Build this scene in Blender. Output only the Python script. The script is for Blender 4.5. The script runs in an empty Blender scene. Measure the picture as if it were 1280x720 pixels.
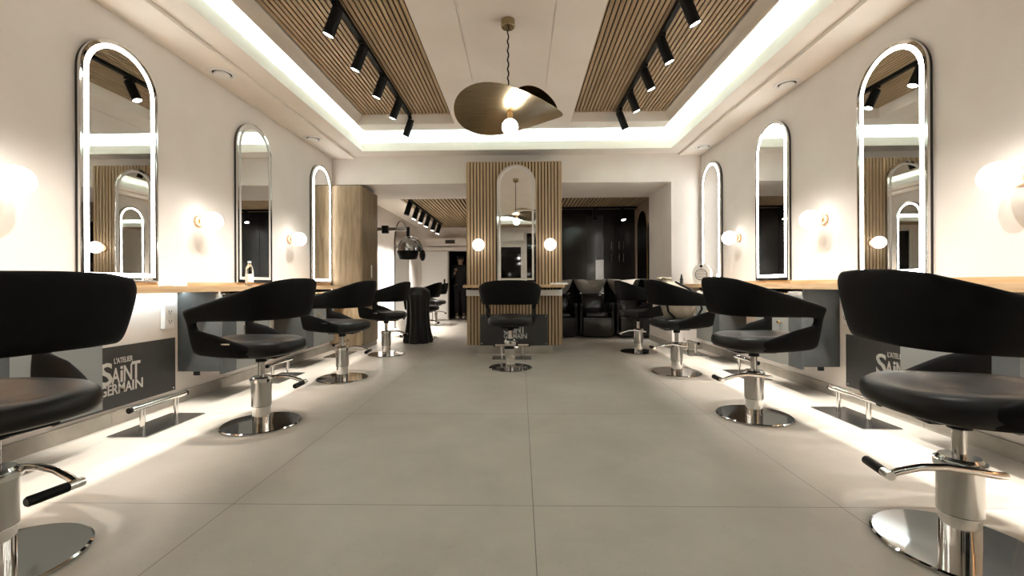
import bpy, bmesh, math, random
from mathutils import Vector, Matrix
random.seed(7)
SC = bpy.context.scene
COL = SC.collection
PI = math.pi

# ------------------------------------------------------------------ materials
def mat(name, color=(.8, .8, .8), rough=.5, metal=0., spec=.5, emit=None, estr=0., trans=0., ior=1.45, coat=0., build=None):
    m = bpy.data.materials.new(name); m.use_nodes = True
    nt = m.node_tree; b = nt.nodes['Principled BSDF']
    b.inputs['Base Color'].default_value = (*color, 1)
    b.inputs['Roughness'].default_value = rough
    b.inputs['Metallic'].default_value = metal
    b.inputs['Specular IOR Level'].default_value = spec
    b.inputs['Transmission Weight'].default_value = trans
    b.inputs['IOR'].default_value = ior
    b.inputs['Coat Weight'].default_value = coat
    if emit:
        b.inputs['Emission Color'].default_value = (*emit, 1)
        b.inputs['Emission Strength'].default_value = estr
    if build: build(nt, b)
    return m

def N(nt, t, **kw):
    n = nt.nodes.new(t)
    for k, v in kw.items(): setattr(n, k, v)
    return n

def noise_color(c1, c2, scale=(1, 1, 1), nscale=5., detail=6., lo=.35, hi=.65, bump=0., bscale=60., distort=0.):
    def f(nt, b):
        tc = N(nt, 'ShaderNodeTexCoord'); mp = N(nt, 'ShaderNodeMapping')
        mp.inputs['Scale'].default_value = scale
        nz = N(nt, 'ShaderNodeTexNoise'); nz.inputs['Scale'].default_value = nscale; nz.inputs['Detail'].default_value = detail
        nz.inputs['Distortion'].default_value = distort
        r = N(nt, 'ShaderNodeValToRGB')
        r.color_ramp.elements[0].position = lo; r.color_ramp.elements[1].position = hi
        r.color_ramp.elements[0].color = (*c1, 1); r.color_ramp.elements[1].color = (*c2, 1)
        L = nt.links.new
        L(tc.outputs['Object'], mp.inputs['Vector']); L(mp.outputs['Vector'], nz.inputs['Vector'])
        L(nz.outputs['Fac'], r.inputs['Fac']); L(r.outputs['Color'], b.inputs['Base Color'])
        if bump:
            n2 = N(nt, 'ShaderNodeTexNoise'); n2.inputs['Scale'].default_value = bscale
            bp = N(nt, 'ShaderNodeBump'); bp.inputs['Strength'].default_value = bump; bp.inputs['Distance'].default_value = .002
            L(tc.outputs['Object'], n2.inputs['Vector']); L(n2.outputs['Fac'], bp.inputs['Height']); L(bp.outputs['Normal'], b.inputs['Normal'])
    return f

def tile_floor(nt, b):
    L = nt.links.new
    tc = N(nt, 'ShaderNodeTexCoord'); mp = N(nt, 'ShaderNodeMapping')
    mp.inputs['Location'].default_value = (-.045 + 12, -1.69 + 12, 0)
    L(tc.outputs['Object'], mp.inputs['Vector'])
    br = N(nt, 'ShaderNodeTexBrick'); br.offset = 0; br.squash = 1
    br.inputs['Scale'].default_value = 1; br.inputs['Brick Width'].default_value = 1.2; br.inputs['Row Height'].default_value = 1.2
    br.inputs['Mortar Size'].default_value = .0016; br.inputs['Mortar Smooth'].default_value = .1
    L(mp.outputs['Vector'], br.inputs['Vector'])
    n1 = N(nt, 'ShaderNodeTexNoise'); n1.inputs['Scale'].default_value = 1.6; n1.inputs['Detail'].default_value = 9; n1.inputs['Roughness'].default_value = .62
    L(tc.outputs['Object'], n1.inputs['Vector'])
    r1 = N(nt, 'ShaderNodeValToRGB')
    r1.color_ramp.elements[0].position = .3; r1.color_ramp.elements[1].position = .7
    r1.color_ramp.elements[0].color = (.385, .347, .302, 1); r1.color_ramp.elements[1].color = (.495, .455, .402, 1)
    L(n1.outputs['Fac'], r1.inputs['Fac'])
    n2 = N(nt, 'ShaderNodeTexVoronoi'); n2.inputs['Scale'].default_value = 34
    L(tc.outputs['Object'], n2.inputs['Vector'])
    r2 = N(nt, 'ShaderNodeValToRGB')
    r2.color_ramp.elements[0].position = .05; r2.color_ramp.elements[1].position = .13
    r2.color_ramp.elements[0].color = (.74, .74, .74, 1); r2.color_ramp.elements[1].color = (1, 1, 1, 1)
    L(n2.outputs['Distance'], r2.inputs['Fac'])
    mu = N(nt, 'ShaderNodeMix', data_type='RGBA', blend_type='MULTIPLY'); mu.inputs[0].default_value = .7
    L(r1.outputs['Color'], mu.inputs[6]); L(r2.outputs['Color'], mu.inputs[7])
    mx = N(nt, 'ShaderNodeMix', data_type='RGBA')
    L(br.outputs['Fac'], mx.inputs[0]); L(mu.outputs[2], mx.inputs[6]); mx.inputs[7].default_value = (.14, .125, .105, 1)
    L(mx.outputs[2], b.inputs['Base Color'])

M = {}
M['wall'] = mat('wall plaster', (.77, .72, .675), .7, spec=.2, build=noise_color((.75, .70, .655), (.79, .745, .70), nscale=3, bump=.12, bscale=160))
M['ceil'] = mat('ceiling paint', (.71, .66, .60), .7, spec=.2, build=noise_color((.80, .745, .68), (.84, .785, .72), nscale=2.5, bump=.05, bscale=120))
M['floor'] = mat('stone tile', (.4, .37, .32), .42, spec=.4, build=tile_floor)
M['base'] = mat('stone skirting', (.36, .33, .285), .5, build=noise_color((.31, .285, .245), (.40, .37, .32), nscale=6, detail=8))
M['joint'] = mat('joint', (.1, .09, .08), .8)
M['oak'] = mat('light oak', (.55, .38, .22), .5, spec=.3, build=noise_color((.47, .30, .16), (.64, .45, .27), (9, .8, 9), 4, 8))
M['slat'] = mat('slat oak', (.42, .31, .19), .55, spec=.3, build=noise_color((.34, .245, .15), (.49, .365, .235), (14, .6, 14), 4, 8))
M['slatv'] = mat('upright slat oak', (.42, .31, .19), .55, spec=.3, build=noise_color((.37, .265, .16), (.52, .385, .245), (14, 14, .6), 4, 8))
M['felt'] = mat('black felt', (.012, .011, .010), .95, spec=.1)
M['cabwood'] = mat('cabinet oak', (.36, .255, .145), .5, spec=.3, build=noise_color((.22, .16, .095), (.35, .262, .165), (7, 7, .7), 3.2, 8, distort=.6))
M['black'] = mat('black upholstery', (.005, .0048, .0046), .6, spec=.10, build=noise_color((.0045, .0043, .0041), (.006, .0058, .0055), nscale=30, bump=.1, bscale=260))
M['seat'] = mat('black leather', (.007, .0067, .0064), .42, spec=.32, build=noise_color((.0065, .0062, .006), (.008, .0077, .0073), nscale=30, bump=.1, bscale=260))
M['blackm'] = mat('black metal', (.008, .008, .008), .45, spec=.2)
M['chrome'] = mat('chrome', (.74, .73, .71), .09, 1.)
M['chromeb'] = mat('brushed steel', (.52, .51, .495), .17, 1.)
M['basechrome'] = mat('mirror steel disc', (.60, .59, .575), .07, 1.)
M['steelplate'] = mat('satin steel plate', (.34, .345, .35), .24, 1.)
M['mirror'] = mat('mirror glass', (.80, .80, .785), .008, 1.)
M['casing'] = mat('dark casing', (.018, .018, .02), .35)
M['led'] = mat('led strip lit', (.9, .9, .85), .5, emit=(1, .985, .94), estr=11.)
M['ledoff'] = mat('frosted strip', (.62, .60, .57), .4)
M['globe'] = mat('opal globe lit', (.95, .93, .9), .4, emit=(1, .95, .885), estr=2.4)
M['brass'] = mat('brass', (.62, .44, .22), .3, 1.)
M['brushbrass'] = mat('brushed brass', (.40, .31, .185), .27, 1., build=noise_color((.34, .26, .15), (.45, .35, .215), (1, 14, 1), 6, 5))
M['copper'] = mat('pale copper plate', (.72, .50, .33), .35, .6)
M['lens'] = mat('spot lens lit', (1, 1, 1), .4, emit=(1, .96, .88), estr=30.)
M['lensoff'] = mat('spot lens unlit', (.05, .05, .05), .3)
M['bulb'] = mat('bulb lit', (1, 1, 1), .4, emit=(1, .97, .90), estr=30.)
M['white'] = mat('white paint', (.80, .79, .77), .45)
M['whitep'] = mat('white plastic', (.82, .81, .79), .35)
M['grey'] = mat('anthracite laminate', (.052, .055, .055), .5, build=noise_color((.047, .05, .05), (.058, .061, .061), nscale=14))
M['greylt'] = mat('warm grey laminate', (.165, .165, .152), .42)
M['sign'] = mat('dark sign board', (.040, .041, .040), .5)
M['letter'] = mat('pale lettering', (.62, .62, .60), .5)
M['ledtape'] = mat('led tape', (.9, .95, 1), .5, emit=(.80, .97, 1), estr=3.)
M['gloss'] = mat('gloss black lacquer', (.016, .015, .0145), .12, spec=.5)
M['glossg'] = mat('smoked glass panel', (.045, .046, .048), .1, spec=.5)
M['ceramic'] = mat('grey ceramic', (.50, .46, .405), .35, spec=.5)
M['bronze'] = mat('bronze mirror', (.20, .145, .095), .06, 1.)
M['darkmirror'] = mat('smoked mirror', (.12, .11, .10), .06, 1.)
M['brown'] = mat('brown plaster', (.30, .225, .165), .7, build=noise_color((.26, .19, .135), (.34, .26, .19), nscale=7))
M['canvas'] = mat('beige canvas', (.40, .35, .26), .75, build=noise_color((.42, .365, .275), (.52, .46, .36), nscale=9, bump=.3, bscale=120))
M['glass'] = mat('clear bottle plastic', (.93, .96, .98), .06, trans=1., ior=1.33)
M['cap'] = mat('bottle cap', (.55, .66, .75), .4)
M['night'] = mat('night window glass', (.008, .008, .009), .04, spec=.5)
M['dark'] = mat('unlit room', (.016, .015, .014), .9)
M['cape'] = mat('black nylon cape', (.012, .012, .012), .3, spec=.5)
M['skin'] = mat('skin', (.30, .19, .135), .55)
M['cloth'] = mat('dark clothing', (.02, .02, .022), .85)
M['shoe'] = mat('pale shoes', (.5, .48, .45), .6)
M['hair'] = mat('dark hair', (.03, .02, .015), .6)
M['paper'] = mat('white paper', (.8, .79, .77), .6)
M['cyl'] = mat('silver dryer shell', (.42, .42, .42), .22, .8)

# ------------------------------------------------------------------ mesh builder
class MB:
    def __init__(s): s.bm = bmesh.new()
    def box(s, x0, x1, y0, y1, z0, z1, bev=0.):
        b = s.bm
        v = [b.verts.new((x, y, z)) for x in (x0, x1) for y in (y0, y1) for z in (z0, z1)]
        fs = [b.faces.new([v[i] for i in q]) for q in ((0, 1, 3, 2), (4, 6, 7, 5), (0, 4, 5, 1), (2, 3, 7, 6), (0, 2, 6, 4), (1, 5, 7, 3))]
        if bev:
            es = list({e for f in fs for e in f.edges})
            bmesh.ops.bevel(b, geom=es, offset=bev, segments=2, affect='EDGES', profile=.6)
        return s
    def rings(s, rings, cap0=True, cap1=True, closed=True):
        b = s.bm; R = [[b.verts.new(p) for p in r] for r in rings]
        n = len(R[0])
        for a, c in zip(R, R[1:]):
            for i in range(n if closed else n - 1):
                j = (i + 1) % n
                b.faces.new((a[i], a[j], c[j], c[i]))
        if cap0: b.faces.new(R[0][::-1])
        if cap1: b.faces.new(R[-1])
        return s
    def lathe(s, prof, n=32, c=(0, 0, 0), axis='z', cap0=True, cap1=True):
        rs = []
        for r, h in prof:
            ring = []
            for i in range(n):
                a = 2 * PI * i / n; p, q = r * math.cos(a), r * math.sin(a)
                if axis == 'z': v = (p, q, h)
                elif axis == 'x': v = (h, p, q)
                else: v = (q, h, p)
                ring.append((c[0] + v[0], c[1] + v[1], c[2] + v[2]))
            rs.append(ring)
        return s.rings(rs, cap0, cap1)
    def tube(s, pts, r, n=12, rr=None):
        pts = [Vector(p) for p in pts]; rs = []
        up = None
        for i, p in enumerate(pts):
            t = (pts[min(i + 1, len(pts) - 1)] - pts[max(i - 1, 0)]).normalized()
            if up is None:
                up = Vector((0, 0, 1)) if abs(t.z) < .9 else Vector((1, 0, 0))
            u = (up - t * up.dot(t)).normalized(); w = t.cross(u); up = u
            rad = rr[i] if rr else r
            rs.append([tuple(p + (u * math.cos(2 * PI * k / n) + w * math.sin(2 * PI * k / n)) * rad) for k in range(n)])
        return s.rings(rs)
    def prism(s, poly, axis, a, c):
        """extrude a 2-D polygon between a and c along axis"""
        f = {'x': lambda p, h: (h, p[0], p[1]), 'y': lambda p, h: (p[0], h, p[1]), 'z': lambda p, h: (p[0], p[1], h)}[axis]
        return s.rings([[f(p, a) for p in poly], [f(p, c) for p in poly]])
    def sphere(s, c, r, n=32, m=16, sq=(1, 1, 1)):
        prof = [(max(1e-4, math.sin(PI * i / m)) * r, -math.cos(PI * i / m) * r) for i in range(m + 1)]
        rs = [[(c[0] + p * math.cos(2 * PI * k / n) * sq[0], c[1] + p * math.sin(2 * PI * k / n) * sq[1], c[2] + h * sq[2]) for k in range(n)] for p, h in prof]
        return s.rings(rs)
    def quad(s, a, b_, c, d):
        s.bm.faces.new([s.bm.verts.new(p) for p in (a, b_, c, d)]); return s

def obj(name, mb, m, parent=None, smooth=None, mods=None):
    me = bpy.data.meshes.new(name)
    bm = mb.bm if isinstance(mb, MB) else mb
    bmesh.ops.recalc_face_normals(bm, faces=bm.faces)
    if smooth is not None:
        lim = math.radians(smooth)
        for f in bm.faces: f.smooth = True
        for e in bm.edges:
            if len(e.link_faces) == 2 and e.calc_face_angle(0) > lim: e.smooth = False
    bm.to_mesh(me); bm.free()
    for mm in (m if isinstance(m, (list, tuple)) else [m]): me.materials.append(mm)
    o = bpy.data.objects.new(name, me); COL.objects.link(o)
    if parent: o.parent = parent
    return o

def thing(name, label, cat, loc=(0, 0, 0), rz=0., group=None):
    o = bpy.data.objects.new(name, None); COL.objects.link(o)
    o.empty_display_size = .1
    o.location = loc; o.rotation_euler = (0, 0, rz)
    o['label'] = label; o['category'] = cat
    if group: o['group'] = group
    return o
def tag(o, label, cat, group=None):
    o['label'] = label; o['category'] = cat
    if group: o['group'] = group
    return o
def struct(o): o['kind'] = 'structure'; return o

def dup(root, loc=None, rz=None, label=None, group=None):
    r = root.copy(); COL.objects.link(r)
    if loc is not None: r.location = loc
    if rz is not None: r.rotation_euler = (0, 0, rz)
    if label: r['label'] = label
    if group: r['group'] = group
    for ch in list(root.children):
        c = ch.copy(); COL.objects.link(c); c.parent = r
        for g in list(ch.children):
            d = g.copy(); COL.objects.link(d); d.parent = c
    return r

def light(kind, name, loc, energy, color=(1, 1, 1), rot=(0, 0, 0), parent=None, **kw):
    l = bpy.data.lights.new(name, kind); l.energy = energy; l.color = color
    for k, v in kw.items(): setattr(l, k, v)
    o = bpy.data.objects.new(name, l); COL.objects.link(o); o.location = loc; o.rotation_euler = rot
    if parent: o.parent = parent
    return o

# ------------------------------------------------------------------ dimensions
XL, XR = -2.57, 2.43
YF, YB = -2.2, 5.8
ZS = 2.60            # side soffit
L_STN = (2.68, 4.055, 5.43)
L_FOOT = (2.65, 4.00, 5.36)
R_STN = (2.83, 4.15, 5.45)

# ------------------------------------------------------------------ room shell
struct(obj('floor', MB().box(XL - .2, XR + .2, YF - .2, 12.5, -.1, 0), M['floor']))
struct(obj('wall_left', MB().box(XL - .15, XL, YF - .2, 10.6, 0, 3.1), M['wall']))
struct(obj('wall_right', MB().box(XR, XR + .15, YF - .2, 5.8, 0, 3.1).box(2.03, XR + .15, 5.8, 6.8, 0, 2.2495), M['wall']))
for nm, x0, x1 in (('baseboard_left', XL + .0005, XL + .015), ('baseboard_right', XR - .015, XR - .0005)):
    mb = MB()
    ys = [YF] + [2.62 + .97 * k for k in range(-4, 5)]
    ys = [y for y in ys if y < 5.7] + [5.69 if x0 < 0 else 5.8]
    for a, b_ in zip(ys, ys[1:]): mb.box(x0, x1, a + .0012, b_ - .0012, 0, .085)
    struct(obj(nm, mb, M['base']))
struct(obj('baseboard_back', MB().box(2.0185, 2.03, 5.79, 6.79, 0, .085).box(2.03, XR - .016, 5.786, 5.799, 0, .085), M['base']))

# ceiling : soffits, cove, centre panel
YT = -1.2            # front end of the tray
mb = MB()
mb.box(XL, -2.265, YF, 5.8, ZS, 2.78)                 # outer soffit band, water bottle side
mb.box(-2.265, -2.085, YF, 5.8, 2.63, 2.66)
mb.box(2.13, XR, YF, 5.8, ZS, 2.78)
mb.box(1.975, 2.13, YF, 5.8, 2.63, 2.66)
mb.box(-2.085, 1.975, 5.585, 5.8, 2.63, 2.66)
mb.box(-2.085, 1.975, YF, YT - .285, 2.63, 2.66)
struct(obj('ceiling', mb, M['ceil']))
mb = MB()
mb.box(-2.085, -2.065, YT - .265, 5.585, 2.63, 2.74)
mb.box(1.955, 1.975, YT - .265, 5.585, 2.63, 2.74)
mb.box(-2.065, 1.955, 5.565, 5.585, 2.63, 2.74)
mb.box(-2.085, 1.975, YT - .285, YT - .265, 2.63, 2.74)
struct(obj('trim_1', mb, M['ceil']))
# cove top, with its upstands
mb = MB()
mb.box(-2.42, -1.9, YT - .6, 5.9, 2.945, 3.02).box(1.72, 2.30, YT - .6, 5.9, 2.945, 3.02)
mb.box(-1.9, 1.72, 5.20, 5.9, 2.945, 3.02).box(-1.9, 1.72, YT - .6, YT + .05, 2.945, 3.02)
mb.box(-2.44, -2.42, YT - .6, 5.9, 2.66, 3.02).box(2.30, 2.32, YT - .6, 5.9, 2.66, 3.02)
mb.box(-2.42, 2.30, 5.9, 5.92, 2.66, 3.02).box(-2.42, 2.30, YT - .62, YT - .6, 2.66, 3.02)
struct(obj('ceiling', mb, M['ceil']))
# centre panel with the two slat recesses
mb = MB()
mb.box(-.78, -.446, YT, 5.30, 2.80, 3.0).box(-.440, .246, YT, 5.30, 2.80, 3.0).box(.252, .60, YT, 5.30, 2.80, 3.0)
mb.box(-.446, -.440, YT, 5.30, 2.806, 3.0).box(.246, .252, YT, 5.30, 2.806, 3.0)
mb.box(-1.95, -.78, 5.09, 5.30, 2.80, 3.0).box(.60, 1.775, 5.09, 5.30, 2.80, 3.0)
mb.box(-1.95, -.78, YT, YT + .2, 2.80, 3.0).box(.60, 1.775, YT, YT + .2, 2.80, 3.0)
for sx, xo, xi in ((-1, -1.95, -1.89), (1, 1.775, 1.715)):     # side mouldings, hollow curved
    poly = [(xo, 2.80), (xo + .012 * -sx, 2.80), (xo + .018 * -sx, 2.82), (xo + .028 * -sx, 2.85), (xo + .045 * -sx, 2.885), (xi, 2.905), (xi, 3.0), (xo, 3.0)]
    mb.prism(poly, 'y', YT + .2, 5.09)
struct(obj('ceiling', mb, M['ceil'], smooth=20))
def slats_ceiling(x0, x1, y0, y1, z, pitch=.0405, wdt=.027, th=.016):
    b = obj('ceiling', MB().box(x0, x1, y0, y1, z + th, z + th + .02), M['felt']); struct(b)
    mb = MB(); n = int((x1 - x0) / pitch); off = (x1 - x0 - (n - 1) * pitch - wdt) / 2
    for i in range(n):
        xa = x0 + off + i * pitch; mb.box(xa, xa + wdt, y0, y1, z, z + th)
    obj('slats', mb, M['slat'], b); return b
slats_ceiling(-1.89, -.78, YT + .2, 5.09, 2.915)
slats_ceiling(.60, 1.715, YT + .2, 5.09, 2.915)

# beam and low soffit to the back room
struct(obj('trim_2', MB().box(XL, XR, 5.8, 6.82, 2.25, 3.0), M['wall']))
slats_ceiling(-2.02, 2.16, 6.82, 10.6, 2.30, .062, .036)
struct(obj('ceiling', MB().box(XL, -2.02, 6.82, 10.6, 2.32, 2.4).box(XL, XR, 6.82, 12.6, 2.40, 2.45), M['ceil']))
# front (entrance) wall behind the camera : storefront with door and dark night glass
mb = MB()
mb.box(XL, XR, YF - .12, YF, 2.52, 3.1)
mb.box(XL, -1.9, YF - .12, YF, 0, 2.52).box(1.9, XR, YF - .12, YF, 0, 2.52)
struct(obj('wall_front', mb, M['wall']))
def window(name, x0, x1, z0, z1, fr=.07):
    mb = MB()
    mb.box(x0, x1, YF - .08, YF, z0, z0 + fr).box(x0, x1, YF - .08, YF, z1 - fr, z1)
    mb.box(x0, x0 + fr, YF - .08, YF, z0 + fr, z1 - fr).box(x1 - fr, x1, YF - .08, YF, z0 + fr, z1 - fr)
    o = struct(obj(name, mb, M['white']))
    obj('pane', MB().box(x0 + fr, x1 - fr, YF - .05, YF - .03, z0 + fr, z1 - fr), M['night'], o); return o
window('window_1', -1.9, -.72, 0.05, 2.52)
window('window_2', .12, 1.9, 0.05, 2.52)
window('door_1', -.72, .12, 0.02, 2.14, .11)
window('window_3', -.72, .12, 2.15, 2.52, .06)
struct(obj('ceiling', MB().box(-1.9, 1.9, YF + .08, YT - .3, 2.615, 2.629), M['slat']))

# ------------------------------------------------------------------ back room shell
mb = MB()
mb.box(XL, -1.80, 10.6, 10.75, 0, 2.4).box(-.95, XR, 10.6, 10.75, 0, 2.4).box(-1.80, -.95, 10.6, 10.75, 1.72, 2.4)
struct(obj('wall_back', mb, M['wall']))
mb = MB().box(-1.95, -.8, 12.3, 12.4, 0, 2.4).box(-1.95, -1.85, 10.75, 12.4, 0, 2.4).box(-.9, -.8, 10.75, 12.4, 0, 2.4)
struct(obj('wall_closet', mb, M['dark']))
struct(obj('wall_partition', MB().box(-.60, -.50, 8.14, 10.6, 0, 2.4), M['wall']))
struct(obj('wall_alcove', MB().box(2.17, 2.3, 6.8, 8.25, 0, 2.4), M['brown']))
d = struct(obj('door_2', MB().box(-2.45, -1.80, 10.53, 10.57, .02, 1.70, .004), M['white']))
obj('handle', MB().box(-1.90, -1.86, 10.515, 10.532, .86, 1.02, .003), M['blackm'], d)
struct(obj('trim_3', MB().box(-2.45, -.95, 10.50, 10.6, 1.72, 1.80).box(-2.30, -.95, 10.42, 10.6, 1.84, 2.02), M['wall']))
t = thing('vent_grille', 'small dark louvred vent in the bulkhead above the dark doorway', 'vent', (-1.72, 10.42, 1.93))
obj('frame', MB().box(-.12, .12, -.012, -.001, -.045, .045, .003), M['greylt'], t)
mb = MB()
for k in range(4): mb.box(-.10, .10, -.016, -.0125, -.032 + k * .018, -.022 + k * .018)
obj('louvre', mb, M['blackm'], t)

# ------------------------------------------------------------------ tall oak cabinet
t = thing('tall_cabinet', 'tall oak cabinet at the far end of the water bottle wall', 'cabinet', (-2.35, 6.02, 0))
obj('body', MB().box(-.215, .205, -.315, .315, .06, 2.22, .003), M['cabwood'], t)
obj('plinth', MB().box(-.21, .21, -.31, .30, 0, .06), M['base'], t)
dd = obj('door', MB().box(.206, .222, -.306, .31, .07, 2.21, .002), M['cabwood'], t)
obj('handle', MB().box(.222, .236, .02, .035, .98, 1.16, .003), M['whitep'], dd)

# ------------------------------------------------------------------ counters
def counter(sx, xw, depth, y0, y1, label):
    t = thing('worktop', label, 'worktop', (xw, 0, 0))
    s = -sx                                   # direction into the room
    xf = s * depth
    g = s * (depth - .075)                    # slot for the light profile
    def P(*pts): return [(p[0], p[1]) for p in pts]
    poly = P((s * .002, .832), (g - s * .012, .832), (g - s * .012, .862), (g + s * .012, .862), (g + s * .012, .832), (xf, .832), (xf, .872), (s * .002, .872))
    obj('board', MB().prism(poly, 'y', y0, y1), M['oak'], t)
    obj('splashback', MB().box(*sorted((s * .002, s * .02)), y0, y1, .8722, .902), M['oak'], t)
    return t
counter(-1, XL, .40, YF + .3, 5.69, 'long oak worktop along the wall with the water bottle')
counter(1, XR, .385, YF + .3, 5.79, 'long oak worktop along the wall with the white fan heater')

# ------------------------------------------------------------------ arched mirrors
def arch(w, h, ins, n=28):
    r = w / 2; pts = [(-r + ins, ins), (r - ins, ins)]
    for i in range(n + 1):
        a = PI * i / n
        pts.append(((r - ins) * math.cos(a), h - r + (r - ins) * math.sin(a)))
    return pts
def ring_mesh(o, i, d0, d1):
    mb = MB(); n = len(o)
    A = [[(p[0], d, p[1]) for p in q] for q, d in ((o, d0), (i, d0), (i, d1), (o, d1))]
    V = [[mb.bm.verts.new(p) for p in q] for q in A]
    for a, b_ in ((0, 1), (1, 2), (2, 3), (3, 0)):
        for k in range(n):
            j = (k + 1) % n
            mb.bm.faces.new((V[a][k], V[a][j], V[b_][j], V[b_][k]))
    return mb
def arch_mirror(lit, label, loc, rz, w=.53, h=1.51, depth=.032, group='arched mirrors along the worktops'):
    """faces local -y, back at y=0"""
    t = thing('arched_mirror', label, 'mirror', loc, rz, group)
    obj('casing', MB().prism(arch(w, h, .004), 'y', -depth + .004, -.001), M['casing'], t, smooth=30)
    obj('rim', ring_mesh(arch(w, h, 0), arch(w, h, .010), -depth - .003, -depth + .012), M['chrome'], t, smooth=30)
    obj('glass', MB().prism(arch(w, h, .0095), 'y', -depth, -depth + .003), M['mirror'], t, smooth=30)
    obj('light_strip', ring_mesh(arch(w, h, .026), arch(w, h, .052), -depth - .002, -depth - .0004), M['led'] if lit else M['ledoff'], t, smooth=30)
    return t
LM = ['lit arched mirror beside the near globe lamp on the water bottle wall', 'unlit arched mirror standing behind the water bottle', 'lit arched mirror next to the tall oak cabinet']
RM = ['lit arched mirror farthest from the fan heater on its wall', 'lit arched mirror in the middle of the fan heater wall', 'lit arched mirror standing behind the white fan heater']
for k, y in enumerate(L_STN): arch_mirror(k != 1, LM[k], (XL, y, .905), PI / 2)
for k, y in enumerate(R_STN): arch_mirror(True, RM[k], (XR, y, .905), -PI / 2)

# ------------------------------------------------------------------ globe sconces (project along local -y)
sc0 = None
def sconce(label, loc, rz):
    global sc0
    if sc0 is None:
        t = thing('globe_sconce', label, 'wall lamp', loc, rz, 'opal globe wall lamps')
        obj('backplate', MB().lathe([(.046, -.001), (.046, -.020), (.040, -.024)], 28, axis='y'), M['copper'], t, smooth=30)
        obj('stem', MB().lathe([(.02, -.0245), (.02, -.045)], 16, axis='y'), M['brass'], t, smooth=30)
        obj('globe', MB().sphere((0, -.115, 0), .0755, 40, 20), M['globe'], t, smooth=60)
        sc0 = t; return t
    return dup(sc0, loc, rz, label)
for k, (y, l) in enumerate(((2.03, 'lit globe lamp beside the near mirror on the water bottle wall'), (3.36, 'lit globe lamp just before the unlit mirror with the water bottle'), (4.70, 'lit globe lamp between the unlit mirror and the tall oak cabinet'))):
    sconce(l, (XL, y, 1.388), PI / 2)
for k, (y, l) in enumerate(((2.12, 'lit globe lamp farthest from the fan heater on its wall'), (3.47, 'lit globe lamp between the near and middle mirrors on the fan heater wall'), (4.80, 'lit globe lamp above the worktop closest to the fan heater'))):
    sconce(l, (XR, y, 1.382), -PI / 2)

# ------------------------------------------------------------------ slatted mirror tower in the middle
TX0, TX1, TY = -.685, .52, 5.49
TC = (TX0 + TX1) / 2
t = thing('slatted_divider', 'oak slat clad mirror tower standing in the middle of the room', 'divider', (TC, TY, 0))
hw = (TX1 - TX0) / 2
obj('core', MB().box(-hw + .003, hw - .003, .018, .305, .095, 2.455), M['felt'], t)
obj('plinth', MB().box(-.49, .485, -.07, .30, 0, .095), M['base'], t)
mb = MB(); n = 29; p = 2 * hw / n
for i in range(n):
    xa = -hw + i * p + p * .15; mb.box(xa, xa + p * .68, 0, .018, .095, 2.455)
for s in (-1, 1):
    for j in range(7):
        ya = .03 + j * .0405; mb.box(*sorted((s * (hw - .003), s * (hw + .012))), ya, ya + .027, .095, 2.455)
obj('slats', mb, M['slatv'], t)
arch_mirror(False, 'unlit arched mirror mounted on the slatted tower', (-.053, TY, .905), 0, .50, 1.50, .03)
for x, l in ((-.53, 'lit globe lamp on the slatted tower beside the hooded dryer side'), (.372, 'lit globe lamp on the slatted tower beside the wash basins side')):
    sconce(l, (x, TY, 1.376), 0)
t = thing('wall_shelf', 'short oak shelf across the slatted tower', 'shelf', (TC, TY, 0))
obj('board', MB().box(-.6, .6, -.45, -.001, .838, .872, .002), M['oak'], t)
obj('apron', MB().box(-hw + .005, hw - .005, -.17, -.001, .735, .81, .002), M['whitep'], t)
for xa in (-hw + .02, hw - .05): obj('bracket', MB().box(xa, xa + .03, -.2, -.001, .8105, .8375), M['blackm'], t)
o = obj('paper_sheets', MB().box(-.07, .09, -.1, .1, 0, .006).box(-.06, .085, -.09, .095, .0065, .022, .006), M['paper'])
o.location = (.45, 5.16, .8725); o.rotation_euler = (0, 0, .3); tag(o, 'folded white paper lying on the end of the tower shelf', 'paper')

# ------------------------------------------------------------------ lettered sign boards
def text_mesh(s):
    cu = bpy.data.curves.new('tmp', 'FONT'); cu.body = s; cu.offset = .016; cu.resolution_u = 3
    o = bpy.data.objects.new('tmp', cu); COL.objects.link(o)
    bpy.context.view_layer.update()
    me = bpy.data.meshes.new_from_object(o.evaluated_get(bpy.context.evaluated_depsgraph_get()))
    vs = [v.co.copy() for v in me.vertices]; fs = [tuple(p.vertices) for p in me.polygons]
    bpy.data.objects.remove(o); bpy.data.curves.remove(cu); bpy.data.meshes.remove(me)
    x0, x1 = min(v.x for v in vs), max(v.x for v in vs); y0, y1 = min(v.y for v in vs), max(v.y for v in vs)
    return [((v.x - x0) / (x1 - x0), (v.y - y0) / (y1 - y0)) for v in vs], fs
LAY = [("L'ATELIER", .092, .192, .130, .036), ('S', .0, .064, .082, .142), ('A', .076, .068, .054, .098), ('i', .134, .068, .018, .104), ('N', .158, .068, .058, .104), ('T', .212, .068, .066, .118),
       ('GE', .0, 0, .078, .066), ('RMA', .080, 0, .135, .066), ('IN', .218, 0, .078, .066)]
def letters():
    mb = MB()
    for s, x, y, w, h in LAY:
        vs, fs = text_mesh(s)
        V = [mb.bm.verts.new((x + a * w, -.0146, y + b_ * h)) for a, b_ in vs]
        for f in fs:
            try: mb.bm.faces.new([V[i] for i in f])
            except ValueError: pass
    ext = bmesh.ops.extrude_face_region(mb.bm, geom=list(mb.bm.faces))
    bmesh.ops.translate(mb.bm, vec=(0, .0012, 0), verts=[g for g in ext['geom'] if isinstance(g, bmesh.types.BMVert)])
    return mb
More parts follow.
